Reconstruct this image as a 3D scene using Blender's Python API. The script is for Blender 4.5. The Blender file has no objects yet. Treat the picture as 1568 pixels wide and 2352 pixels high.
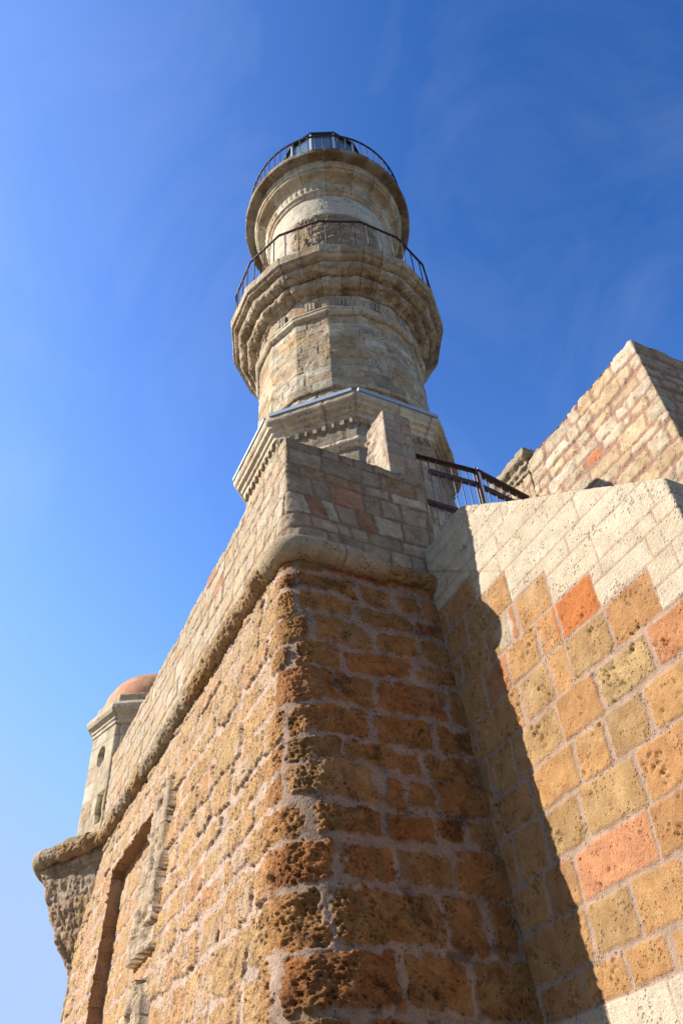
import bpy, math
import numpy as np
from mathutils import Matrix, Vector

# ------------------------------------------------------------------ camera, sky, sun, exposure
sc = bpy.context.scene
CAM_Z = 1.6
cam_d = bpy.data.cameras.new('camera'); cam = bpy.data.objects.new('camera', cam_d)
sc.collection.objects.link(cam); sc.camera = cam
cam_d.sensor_fit = 'VERTICAL'; cam_d.sensor_height = 23.5
cam_d.lens = 1850.0 / 2352.0 * 23.5
cam_d.clip_end = 5000
_f = 1850.0
zen = Vector((645 - 784, 750 + 1176, _f)).normalized()
yb = Vector((-451 - 784, -(3070 - 1176), _f)); yb = (yb - zen * yb.dot(zen)).normalized()
def _cross(a, b): return Vector((a.y*b.z-a.z*b.y, a.z*b.x-a.x*b.z, a.x*b.y-a.y*b.x))
xb = _cross(yb, zen)
if xb.x < 0: xb = -xb
Rw = Matrix((xb, yb, zen))                      # rows: world axes in (right, up, forward)
right = Rw @ Vector((1, 0, 0)); up = Rw @ Vector((0, 1, 0)); fwd = Rw @ Vector((0, 0, 1))
M = Matrix((( right.x, up.x, -fwd.x, 0), (right.y, up.y, -fwd.y, 0), (right.z, up.z, -fwd.z, CAM_Z), (0, 0, 0, 1)))
cam.matrix_world = M

SUN = Vector((-1.0, 0.52, 0.71)).normalized()
sun_d = bpy.data.lights.new('sun', 'SUN'); sun = bpy.data.objects.new('sun', sun_d)
sc.collection.objects.link(sun)
sun_d.energy = 5.0; sun_d.angle = math.radians(0.5); sun_d.color = (1.0, 0.965, 0.92)
sun.rotation_euler = SUN.to_track_quat('Z', 'Y').to_euler(); sun.location = (-20, 10, 20)

world = bpy.data.worlds.new('World'); sc.world = world; world.use_nodes = True
wn = world.node_tree.nodes; wl = world.node_tree.links; wn.clear()
sky = wn.new('ShaderNodeTexSky'); sky.sky_type = 'NISHITA'; sky.sun_disc = False
sky.sun_elevation = math.asin(SUN.z); sky.sun_rotation = math.atan2(SUN.x, SUN.y)
sky.altitude = 0; sky.air_density = 0.8; sky.dust_density = 0.4; sky.ozone_density = 3.5
# deep blue Mediterranean sky: more contrast per channel than the plain model, the glare round the sun limited
SKY_P = ((4.6, -1.72, 4.1), (5.0, -2.8, 5.75), (6.0, -5.9, 8.8))
sep = wn.new('ShaderNodeSeparateColor'); hs = wn.new('ShaderNodeCombineColor')
wl.new(sky.outputs[0], sep.inputs[0])
for k_, (m_, o_, c_) in enumerate(SKY_P):
    a_ = wn.new('ShaderNodeMath'); a_.operation = 'MULTIPLY_ADD'; a_.inputs[1].default_value = m_; a_.inputs[2].default_value = o_
    b_ = wn.new('ShaderNodeMath'); b_.operation = 'MAXIMUM'; b_.inputs[1].default_value = (0.15, 0.4, 1.6)[k_]
    d_ = wn.new('ShaderNodeMath'); d_.operation = 'SMOOTH_MIN'; d_.inputs[1].default_value = c_; d_.inputs[2].default_value = (1.5, 3.0, 1.0)[k_]
    wl.new(sep.outputs[k_], a_.inputs[0]); wl.new(a_.outputs[0], b_.inputs[0]); wl.new(b_.outputs[0], d_.inputs[0]); wl.new(d_.outputs[0], hs.inputs[k_])
tc = wn.new('ShaderNodeTexCoord'); mp = wn.new('ShaderNodeMapping'); mp.inputs['Scale'].default_value = (2.6, 2.0, 0.9)
mp.inputs['Rotation'].default_value = (0.35, -0.25, 0.9)
cn = wn.new('ShaderNodeTexNoise'); cn.inputs['Scale'].default_value = 1.7; cn.inputs['Detail'].default_value = 9; cn.inputs['Roughness'].default_value = 0.62
cn.inputs['Distortion'].default_value = 0.6
cr = wn.new('ShaderNodeMapRange'); cr.inputs['From Min'].default_value = 0.46; cr.inputs['From Max'].default_value = 0.85
cr.inputs['To Max'].default_value = 0.085
mx = wn.new('ShaderNodeMixRGB'); mx.inputs['Color2'].default_value = (9.0, 9.6, 10.5, 1)
bg = wn.new('ShaderNodeBackground'); bg.inputs['Strength'].default_value = 0.0565
wo = wn.new('ShaderNodeOutputWorld')
wl.new(tc.outputs['Generated'], mp.inputs[0]); wl.new(mp.outputs[0], cn.inputs[0])
wl.new(cn.outputs[0], cr.inputs['Value']); wl.new(cr.outputs[0], mx.inputs['Fac']); wl.new(hs.outputs[0], mx.inputs['Color1'])
wl.new(mx.outputs[0], bg.inputs['Color']); wl.new(bg.outputs[0], wo.inputs['Surface'])
sc.view_settings.view_transform = 'Standard'; sc.view_settings.look = 'None'
sc.view_settings.exposure = 1.0; sc.view_settings.gamma = 1.0
sc.render.engine = 'CYCLES'

# ------------------------------------------------------------------ helpers
C = sc.collection
def perlin(P, freq, seed=0):
    p = P * freq + seed * 17.31
    i = np.floor(p).astype(np.int64); f = p - i
    w = f*f*f*(f*(f*6-15)+10)
    def h(ix, iy, iz):
        n = (ix*374761393 + iy*668265263 + iz*2147483647 + seed*974634777) & 0xffffffff
        n = ((n ^ (n >> 13)) * 1274126177) & 0xffffffff
        n = n ^ (n >> 16)
        return n
    out = 0
    for dx in (0, 1):
        for dy in (0, 1):
            for dz in (0, 1):
                n = h(i[..., 0]+dx, i[..., 1]+dy, i[..., 2]+dz)
                gx = ((n & 1023)/511.5 - 1); gy = (((n >> 10) & 1023)/511.5 - 1); gz = (((n >> 20) & 1023)/511.5 - 1)
                d = gx*(f[..., 0]-dx) + gy*(f[..., 1]-dy) + gz*(f[..., 2]-dz)
                wt = (w[..., 0] if dx else 1-w[..., 0])*(w[..., 1] if dy else 1-w[..., 1])*(w[..., 2] if dz else 1-w[..., 2])
                out = out + d*wt
    return out
def fbm(P, freq, oct=4, seed=0, gain=0.5):
    a = 1.0; s = 0
    for k in range(oct):
        s = s + a*perlin(P, freq*2**k, seed+k); a *= gain
    return s
def worley(P, freq, seed=0):
    P = P + (0.22/freq)*np.stack([fbm(P, freq*1.7, 2, seed+61), fbm(P, freq*1.7, 2, seed+62), fbm(P, freq*1.7, 2, seed+63)], -1)*2
    p = P*freq + seed*3.7; i = np.floor(p).astype(np.int64); f = p - i
    o = np.where(f < 0.5, -1, 0); best = np.full(P.shape[:-1], 9.0)
    for dx in (0, 1):
        for dy in (0, 1):
            for dz in (0, 1):
                c = i + o + np.array([dx, dy, dz])
                n = (c[..., 0]*73856093 ^ c[..., 1]*19349663 ^ c[..., 2]*83492791 ^ (seed*91193)) & 0xffffffff
                n = ((n ^ (n >> 15)) * 2246822519) & 0xffffffff; n = n ^ (n >> 13)
                q = np.stack([(n & 1023)/1023., ((n >> 10) & 1023)/1023., ((n >> 20) & 1023)/1023.], -1)
                best = np.minimum(best, ((c + q - p)**2).sum(-1))
    return np.sqrt(best)
def sstep(a, b, x):
    t = np.clip((x-a)/(b-a), 0, 1); return t*t*(3-2*t)
def rnd(idn, ch):
    n = (idn*2654435761 + ch*40503*7919 + 12345) & 0xffffffff
    n = ((n ^ (n >> 15)) * 2246822519) & 0xffffffff; n = ((n ^ (n >> 13)) * 3266489917) & 0xffffffff
    return ((n ^ (n >> 16)) & 0xffff)/65535.

def layout(u, v, beds, wmin, wmax, seed, inset=(0.005, 0.02), rad=0.03, joints=None):
    """stones in courses: returns id, row, signed distance inside the stone, cell centres"""
    beds = np.asarray(beds, float)
    row = np.clip(np.searchsorted(beds, v) - 1, 0, len(beds)-2)
    ids = np.zeros(u.shape, np.int64); d = np.zeros(u.shape); cu = np.zeros(u.shape); cw = np.zeros(u.shape)
    rs = np.random.RandomState(seed); lo, hi = u.min()-1, u.max()+1
    for r in range(len(beds)-1):
        e = [lo - rs.rand()*wmax]
        while e[-1] < hi: e.append(e[-1] + rs.uniform(wmin, wmax))
        if joints and r in joints: e = [lo-5] + list(joints[r]) + [hi+5]
        e = np.array(e); m = row == r
        if not m.any(): continue
        c = np.clip(np.searchsorted(e, u[m]) - 1, 0, len(e)-2)
        ids[m] = r*997 + c + seed*7919
        cu[m] = (e[c]+e[c+1])/2; cw[m] = (e[c+1]-e[c])/2
    y0 = beds[row]; y1 = beds[row+1]; cy = (y0+y1)/2; hy = (y1-y0)/2
    ins = inset[0] + (inset[1]-inset[0])*rnd(ids, 1)**2
    ins2 = inset[0] + (inset[1]-inset[0])*rnd(ids, 2)**2
    qx = np.abs(u-cu) - (cw-ins) + rad; qy = np.abs(v-cy) - (hy-ins2) + rad
    d = -(np.hypot(np.maximum(qx, 0), np.maximum(qy, 0)) + np.minimum(np.maximum(qx, qy), 0) - rad)
    return ids, row, d, cu, cy

def pick(pal, r):
    """palette = [(weight, (r,g,b)), ...]"""
    w = np.cumsum([p[0] for p in pal]); w = w/w[-1]
    k = np.clip(np.searchsorted(w, r), 0, len(pal)-1)
    return np.array([p[1] for p in pal])[k]

def link(o, parent=None):
    C.objects.link(o)
    if parent is not None:
        o.parent = parent; o.location = -Vector(parent['base']) if 'base' in parent else (0, 0, 0)
    return o
ALB = np.array((0.66, 0.615, 0.545))     # weathered, slightly dusty stone overall
def mesh_np(name, V, quads, mat, parent=None, col=None, smooth=True, por=None):
    me = bpy.data.meshes.new(name)
    V = np.asarray(V, np.float32).reshape(-1, 3); quads = np.asarray(quads, np.int32)
    me.vertices.add(len(V)); me.vertices.foreach_set('co', V.ravel())
    me.loops.add(quads.size); me.loops.foreach_set('vertex_index', quads.ravel())
    me.polygons.add(len(quads)); me.polygons.foreach_set('loop_start', np.arange(0, quads.size, quads.shape[1], dtype=np.int32))
    me.polygons.foreach_set('use_smooth', np.full(len(quads), smooth))
    me.update(calc_edges=True)
    if col is not None:
        a = me.color_attributes.new(name='Col', type='FLOAT_COLOR', domain='POINT')
        c = np.ones((len(V), 4), np.float32); c[:, :3] = np.asarray(col).reshape(-1, 3)*ALB; a.data.foreach_set('color', c.ravel())
    me.materials.append(mat)
    return link(bpy.data.objects.new(name, me), parent)
def grid_quads(nu, nv, closed=False, flip=False):
    nuu = nu if closed else nu-1
    i = np.arange(nuu)[:, None]; j = np.arange(nv-1)[None, :]
    i2 = (i+1) % nu
    q = np.stack([i*nv+j, i2*nv+j, i2*nv+j+1, i*nv+j+1], -1).reshape(-1, 4)
    return q[:, ::-1] if flip else q
def grid_normals(P, closed=False):
    if closed: du = np.roll(P, -1, 0) - np.roll(P, 1, 0)
    else: du = np.gradient(P, axis=0)
    dv = np.gradient(P, axis=1)
    n = np.cross(du, dv); l = np.linalg.norm(n, axis=-1, keepdims=True)
    return n/np.maximum(l, 1e-9)

def tag(o, label, cat, group=None, kind=None):
    if label: o['label'] = label
    if cat: o['category'] = cat
    if group: o['group'] = group
    if kind: o['kind'] = kind
    return o
def thing(name, base, label, cat, group=None):
    o = bpy.data.objects.new(name, None); o.empty_display_size = 0.3; o.location = base; o['base'] = list(base)
    C.objects.link(o); return tag(o, label, cat, group, 'thing')

# simple solid mesh collector for ironwork and small pieces
class MB:
    def __init__(s): s.v = []; s.f = []
    def add(s, vs, fs):
        b = len(s.v); s.v += [tuple(v) for v in vs]; s.f += [tuple(b+i for i in f) for f in fs]; return s
    def box(s, x0, x1, y0, y1, z0, z1, bev=0.0):
        b = bev
        if b <= 0:
            v = [(x, y, z) for z in (z0, z1) for y in (y0, y1) for x in (x0, x1)]
            return s.add(v, [(0,2,3,1),(4,5,7,6),(0,1,5,4),(2,6,7,3),(0,4,6,2),(1,3,7,5)])
        import bmesh
        bm = bmesh.new(); bmesh.ops.create_cube(bm, size=1)
        for v in bm.verts: v.co = Vector(((x0+x1)/2+v.co.x*(x1-x0), (y0+y1)/2+v.co.y*(y1-y0), (z0+z1)/2+v.co.z*(z1-z0)))
        bmesh.ops.bevel(bm, geom=bm.edges[:], offset=b, segments=2, affect='EDGES')
        bm.verts.ensure_lookup_table()
        s.add([v.co[:] for v in bm.verts], [[v.index for v in f.verts] for f in bm.faces]); bm.free(); return s
    def bar(s, a, b, w, h, upv=(0, 0, 1)):
        """rectangular bar from a to b, w across, h along upv"""
        a = Vector(a); b = Vector(b); d = (b-a).normalized(); u = Vector(upv)
        sd = d.cross(u).normalized(); u = sd.cross(d).normalized()
        v = [p + sd*(i*w/2) + u*(j*h/2) for p in (a, b) for i, j in ((-1,-1),(1,-1),(1,1),(-1,1))]
        return s.add(v, [(0,1,2,3),(7,6,5,4),(0,4,5,1),(1,5,6,2),(2,6,7,3),(3,7,4,0)])
    def tube(s, a, b, r, n=8):
        a = Vector(a); b = Vector(b); d = (b-a).normalized()
        sd = d.cross(Vector((0.13, 0.97, 0.21))).normalized(); u = sd.cross(d)
        v = [p + sd*(math.cos(t)*r) + u*(math.sin(t)*r) for p in (a, b) for t in [2*math.pi*k/n for k in range(n)]]
        f = [(k, (k+1) % n, n+(k+1) % n, n+k) for k in range(n)] + [tuple(range(n-1, -1, -1)), tuple(range(n, 2*n))]
        return s.add(v, f)
    def build(s, name, mat, parent=None, smooth=False):
        me = bpy.data.meshes.new(name); me.from_pydata(s.v, [], s.f); me.update()
        if smooth:
            for p in me.polygons: p.use_smooth = True
        me.materials.append(mat); return link(bpy.data.objects.new(name, me), parent)

# ------------------------------------------------------------------ materials
def stone_mat(name, scale=70., bump=0.4, spots=0.12, big=0.10, dist=0.004, pore_dirt=0.62):
    m = bpy.data.materials.new(name); m.use_nodes = True; n = m.node_tree.nodes; l = m.node_tree.links; n.clear()
    out = n.new('ShaderNodeOutputMaterial'); b = n.new('ShaderNodeBsdfPrincipled')
    b.inputs['Roughness'].default_value = 0.93; b.inputs['Specular IOR Level'].default_value = 0.15
    at = n.new('ShaderNodeAttribute'); at.attribute_name = 'Col'
    co = n.new('ShaderNodeTexCoord')
    n1 = n.new('ShaderNodeTexNoise'); n1.inputs['Scale'].default_value = scale; n1.inputs['Detail'].default_value = 6; n1.inputs['Roughness'].default_value = 0.7
    n2 = n.new('ShaderNodeTexNoise'); n2.inputs['Scale'].default_value = scale/12; n2.inputs['Detail'].default_value = 5; n2.inputs['Roughness'].default_value = 0.65
    vo = n.new('ShaderNodeTexVoronoi'); vo.inputs['Scale'].default_value = scale*0.8
    for t in (n1, n2, vo): l.new(co.outputs['Object'], t.inputs['Vector'])
    def mr(src, a, bb, c, d):
        r = n.new('ShaderNodeMapRange'); r.inputs['From Min'].default_value = a; r.inputs['From Max'].default_value = bb
        r.inputs['To Min'].default_value = c; r.inputs['To Max'].default_value = d; l.new(src, r.inputs['Value']); return r.outputs[0]
    f1 = mr(n1.outputs[0], 0.25, 0.75, 1-spots, 1+spots); f2 = mr(n2.outputs[0], 0.3, 0.7, 1-big, 1+big)
    mu = n.new('ShaderNodeMath'); mu.operation = 'MULTIPLY'; l.new(f1, mu.inputs[0]); l.new(f2, mu.inputs[1])
    vm = n.new('ShaderNodeVectorMath'); vm.operation = 'SCALE'; l.new(at.outputs['Color'], vm.inputs[0]); l.new(mu.outputs[0], vm.inputs['Scale'])
    l.new(vm.outputs[0], b.inputs['Base Color'])
    pit = mr(vo.outputs['Distance'], 0.05, 0.35, 0.0, 1.0)
    ad = n.new('ShaderNodeMath'); ad.operation = 'ADD'; l.new(n1.outputs[0], ad.inputs[0])
    ms = n.new('ShaderNodeMath'); ms.operation = 'MULTIPLY'; ms.inputs[1].default_value = 0.35; l.new(pit, ms.inputs[0]); l.new(ms.outputs[0], ad.inputs[1])
    # scattered larger pores, a little dirt in them
    v2 = n.new('ShaderNodeTexVoronoi'); v2.inputs['Scale'].default_value = scale*0.42; v2.inputs['Randomness'].default_value = 1.0
    wp = n.new('ShaderNodeVectorMath'); wp.operation = 'MULTIPLY_ADD'; wp.inputs[1].default_value = (0.6/scale,)*3
    l.new(n1.outputs[1], wp.inputs[0]); l.new(co.outputs['Object'], wp.inputs[2]); l.new(wp.outputs[0], v2.inputs['Vector'])
    n3 = n.new('ShaderNodeTexNoise'); n3.inputs['Scale'].default_value = scale/9; n3.inputs['Detail'].default_value = 3; l.new(co.outputs['Object'], n3.inputs['Vector'])
    th = mr(n3.outputs[0], 0.42, 0.68, 0.0, 0.42)
    su = n.new('ShaderNodeMath'); su.operation = 'SUBTRACT'; l.new(v2.outputs['Distance'], su.inputs[0]); l.new(th, su.inputs[1])
    po = mr(su.outputs[0], -0.08, 0.06, 0.0, 1.0)
    p1 = mr(po, 0.0, 1.0, pore_dirt, 1.0)
    mu2 = n.new('ShaderNodeMath'); mu2.operation = 'MULTIPLY'; l.new(mu.outputs[0], mu2.inputs[0]); l.new(p1, mu2.inputs[1]); l.new(mu2.outputs[0], vm.inputs['Scale'])
    p2 = n.new('ShaderNodeMath'); p2.operation = 'MULTIPLY_ADD'; p2.inputs[1].default_value = 0.9; l.new(po, p2.inputs[0]); l.new(ad.outputs[0], p2.inputs[2])
    bu = n.new('ShaderNodeBump'); bu.inputs['Strength'].default_value = bump; bu.inputs['Distance'].default_value = dist
    l.new(p2.outputs[0], bu.inputs['Height']); l.new(bu.outputs[0], b.inputs['Normal']); l.new(b.outputs[0], out.inputs[0])
    return m
def plain_mat(name, col, rough=0.5, metal=0.0, noise=0.12, nscale=30., bump=0.1, rust=None):
    m = bpy.data.materials.new(name); m.use_nodes = True; n = m.node_tree.nodes; l = m.node_tree.links
    b = n['Principled BSDF']; b.inputs['Roughness'].default_value = rough; b.inputs['Metallic'].default_value = metal
    co = n.new('ShaderNodeTexCoord'); t = n.new('ShaderNodeTexNoise'); t.inputs['Scale'].default_value = nscale; t.inputs['Detail'].default_value = 6
    l.new(co.outputs['Object'], t.inputs['Vector'])
    r = n.new('ShaderNodeValToRGB'); c = Vector(col)
    r.color_ramp.elements[0].position = 0.3; r.color_ramp.elements[1].position = 0.7
    r.color_ramp.elements[0].color = (*(c*(1-noise)), 1); r.color_ramp.elements[1].color = (*(rust if rust else c*(1+noise)), 1)
    l.new(t.outputs[0], r.inputs[0]); l.new(r.outputs[0], b.inputs['Base Color'])
    bu = n.new('ShaderNodeBump'); bu.inputs['Strength'].default_value = bump; bu.inputs['Distance'].default_value = 0.01
    l.new(t.outputs[0], bu.inputs['Height']); l.new(bu.outputs[0], b.inputs['Normal'])
    return m
M_scarp = stone_mat('weathered_sandstone', 75, 1.0, 0.38, 0.22, 0.016)
M_wall = stone_mat('dressed_sandstone', 85, 1.0, 0.24, 0.14, 0.010, 0.76)
M_tower = stone_mat('tower_limestone', 34, 0.9, 0.26, 0.22, 0.025, 0.72)
M_iron = plain_mat('rusty_iron', (0.035, 0.022, 0.018), 0.6, 0.3, 0.3, 25, 0.3, (0.085, 0.04, 0.025))
M_bal = plain_mat('grey_steel', (0.22, 0.22, 0.22), 0.4, 0.5, 0.2, 40, 0.1)
M_flash = plain_mat('painted_steel_strip', (0.30, 0.36, 0.42), 0.45, 0.0, 0.04, 12, 0.02)
M_dark = plain_mat('black_painted_metal', (0.02, 0.021, 0.023), 0.4, 0.2, 0.2)
M_mull = plain_mat('light_metal_frame', (0.5, 0.52, 0.54), 0.4, 0.3, 0.06)
M_plaster = plain_mat('terracotta_plaster', (0.30, 0.14, 0.085), 0.9, 0.0, 0.22, 5.0, 0.35, (0.42, 0.235, 0.15))
M_ground = plain_mat('quay_paving', (0.13, 0.105, 0.075), 0.9, 0.0, 0.15, 3.0, 0.3)
M_deck = plain_mat('deck_paving', (0.28, 0.24, 0.185), 0.9, 0.0, 0.15, 3.0, 0.3)
M_water = plain_mat('sea_water', (0.01, 0.06, 0.09), 0.08, 0.0, 0.3, 0.8, 0.6)
M_glass = bpy.data.materials.new('lantern_glass'); M_glass.use_nodes = True
_b = M_glass.node_tree.nodes['Principled BSDF']; _b.inputs['Base Color'].default_value = (0.35, 0.5, 0.6, 1)
_b.inputs['Roughness'].default_value = 0.03; _b.inputs['Transmission Weight'].default_value = 0.75

# palettes (linear albedo)
ORANGE = [(5, (0.53, 0.30, 0.130)), (5, (0.51, 0.295, 0.13)), (3, (0.50, 0.27, 0.12)), (2, (0.45, 0.285, 0.135)), (0.6, (0.53, 0.25, 0.12))]
SCARP = [(5, (0.47, 0.265, 0.105)), (4, (0.44, 0.255, 0.10)), (2, (0.46, 0.225, 0.085)), (0.8, (0.48, 0.20, 0.09)), (1.6, (0.40, 0.255, 0.11)), (1, (0.48, 0.31, 0.15))]
WHITE = [(6, (0.67, 0.585, 0.46)), (3, (0.64, 0.55, 0.42)), (1, (0.64, 0.54, 0.41))]
CREAM = [(5, (0.60, 0.50, 0.37)), (4, (0.62, 0.48, 0.31)), (2, (0.58, 0.43, 0.28)), (2, (0.66, 0.57, 0.45)), (0.15, (0.58, 0.27, 0.13)), (2.5, (0.57, 0.46, 0.34))]
PARAP = [(5, (0.50, 0.40, 0.29)), (4, (0.43, 0.335, 0.235)), (1.5, (0.44, 0.29, 0.17)), (1.3, (0.62, 0.53, 0.41)), (0.4, (0.46, 0.25, 0.14))]
TOWER = [(5, (0.70, 0.58, 0.42)), (4, (0.63, 0.49, 0.33)), (2.0, (0.66, 0.475, 0.27)), (3, (0.76, 0.67, 0.53)), (0.4, (0.64, 0.35, 0.21)), (1.6, (0.46, 0.37, 0.26))]
MORTAR = np.array((0.47, 0.335, 0.26)); MORTAR_RED = np.array((0.44, 0.27, 0.20)); MORTAR_GREY = np.array((0.42, 0.36, 0.31))

def masonry(P, U, V, beds, wmin, wmax, seed, pal, mortar, closed=False, joint=0.012, rough=0.006, pits=0.01, protr=0.006,
            inset=(0.004, 0.015), rad=0.02, bevel=0.012, warp=0.01, extra=None, colfn=None, noisef=9.0, joints=None, stain=0.1, mort_noise=0.008, smear=0.0, mottle=0.25, side=1, dfn=None, shv=0.24):
    N = grid_normals(P, closed)*side
    w1 = fbm(P, 1.6, 3, seed+3); w2 = fbm(P, 1.9, 3, seed+9); w3 = perlin(P, 14, seed+5)
    u = U + warp*(w1*1.6 + w3*0.5); v = V + warp*(w2*1.3 + perlin(P, 12, seed+6)*0.5)
    ids, row, d, cu, cy = layout(u, v, beds, wmin, wmax, seed, inset, rad, joints)
    d = d + mort_noise*fbm(P, 18, 2, seed+11) + mort_noise*0.8*fbm(P, 6, 2, seed+12)
    if smear > 0: d = d - smear*sstep(0.12, 0.5, fbm(P, 3.2, 4, seed+13, 0.6))
    if dfn is not None: d = dfn(d, P, U, row, u, ids, cu)
    m = sstep(-bevel*0.3, bevel, d)
    r0 = rnd(ids, 5); pr = (rnd(ids, 6)-0.5)*2*protr; pt = rnd(ids, 7)
    f = fbm(P, noisef, 5, seed+20, 0.55)
    h = m*(pr + rough*f*(0.5+rnd(ids, 8))) - joint*(1-m) + (1-m)*0.003*perlin(P, 30, seed+33)
    if pits > 0:
        pn = perlin(P, 28, seed+40)*0.6 + perlin(P, 60, seed+41)*0.5 + 0.35*perlin(P, 6, seed+42)
        pm = sstep(0.30 - 0.2*pt, 0.55, pn); h = h - m*pits*pm*(0.3+pt)
    c = pick(pal, r0).copy()
    sh = 1 + (rnd(ids, 9)-0.5)*shv; c = c*sh[..., None]
    g = fbm(P, 3.5, 4, seed+50); c = c*(1 + stain*g*1.6)[..., None]
    g2 = fbm(P, 9, 5, seed+52, 0.65); c = c*(1 + mottle*g2[..., None]*np.array((0.7, 1.0, 1.35)))
    c = c + (sstep(0.1, 0.6, fbm(P, 2.2, 4, seed+60))*0.35)[..., None]*(np.array((0.50, 0.44, 0.34))*sh[..., None] - c)*0.6
    ctx = dict(P=P, U=U, V=V, ids=ids, row=row, d=d, m=m, cu=cu, cy=cy, N=N, seed=seed, f=f)
    if colfn is not None: c, h = colfn(c, h, ctx)
    mort = mortar*(1 + 0.22*fbm(P, 12, 3, seed+70))[..., None]
    c = (c*m[..., None] + mort*(1-m)[..., None])
    if extra is not None: c, h = extra(c, h, ctx)
    return P + N*h[..., None], np.clip(c, 0.01, 0.9)

def spacing(segs):
    """segs [(x0,x1,step)...] -> one increasing array"""
    out = []
    for a, b, s in segs:
        n = max(1, int(round((b-a)/s))); out += list(np.linspace(a, b, n+1)[:-1])
    out.append(segs[-1][1]); return np.array(out)
def beds_from(z0, z1, hmin, hmax, seed):
    rs = np.random.RandomState(seed); b = [z0]
    while b[-1] < z1 - hmin*0.6: b.append(b[-1] + rs.uniform(hmin, hmax))
    b = np.array(b); return list(z0 + (b-z0)*(z1-z0)/(b[-1]-z0))

# ------------------------------------------------------------------ the fort: bastion
bastion = thing('stone_bastion', (2.3, 5.2, 0), 'massive orange sandstone bastion with a rounded corner and roll moulding, carrying the lighthouse', 'fortress wall')

def scarp_pos(U, Z):
    """plan path: inner corner on the south face -> rounded corner -> long west face going away"""
    t = 6.32 - Z
    yS = 5.0 - 0.115*t; xA = 2.06 - 0.035*t; rc = 0.16 + 0.10*np.clip(t, 0, 4)
    LS = 1.45; LC = 0.45
    x = np.zeros_like(U); y = np.zeros_like(U)
    a = np.clip(U/LS, 0, 1); xs = 3.75 + (xA+rc-3.75)*a
    phi = np.clip((U-LS)/LC, 0, 1)*math.pi/2
    x = np.where(U <= LS, xs, xA+rc - rc*np.sin(phi)); y = np.where(U <= LS, yS, yS+rc - rc*np.cos(phi))
    w = np.clip((U-LS-LC)/7.3, 0, 1)
    y = np.where(U > LS+LC, (yS+rc) + (12.65-(yS+rc))*w, y); x = np.where(U > LS+LC, xA, x)
    return np.stack([x, y, Z+0*U], -1)
us = spacing([(0, 1.35, 0.0085), (1.35, 2.5, 0.0065), (2.5, 4.2, 0.011), (4.2, 7.43, 0.021), (7.43, 7.49, 0.0022), (7.49, 9.2, 0.021)])
zs = spacing([(0, 2.3, 0.1), (2.3, 5.58, 0.0075), (5.58, 5.62, 0.0025), (5.62, 6.40, 0.0075)])
U, Z = np.meshgrid(us, zs, indexing='ij'); P = scarp_pos(U, Z)
bedsS = [0, 0.35, 0.7, 1.05, 1.4, 1.75, 2.05, 2.37, 2.69, 3.04, 3.41, 3.73, 3.98, 4.25, 4.48, 4.79, 5.12, 5.38, 5.66, 5.93, 6.18, 6.45]
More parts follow.
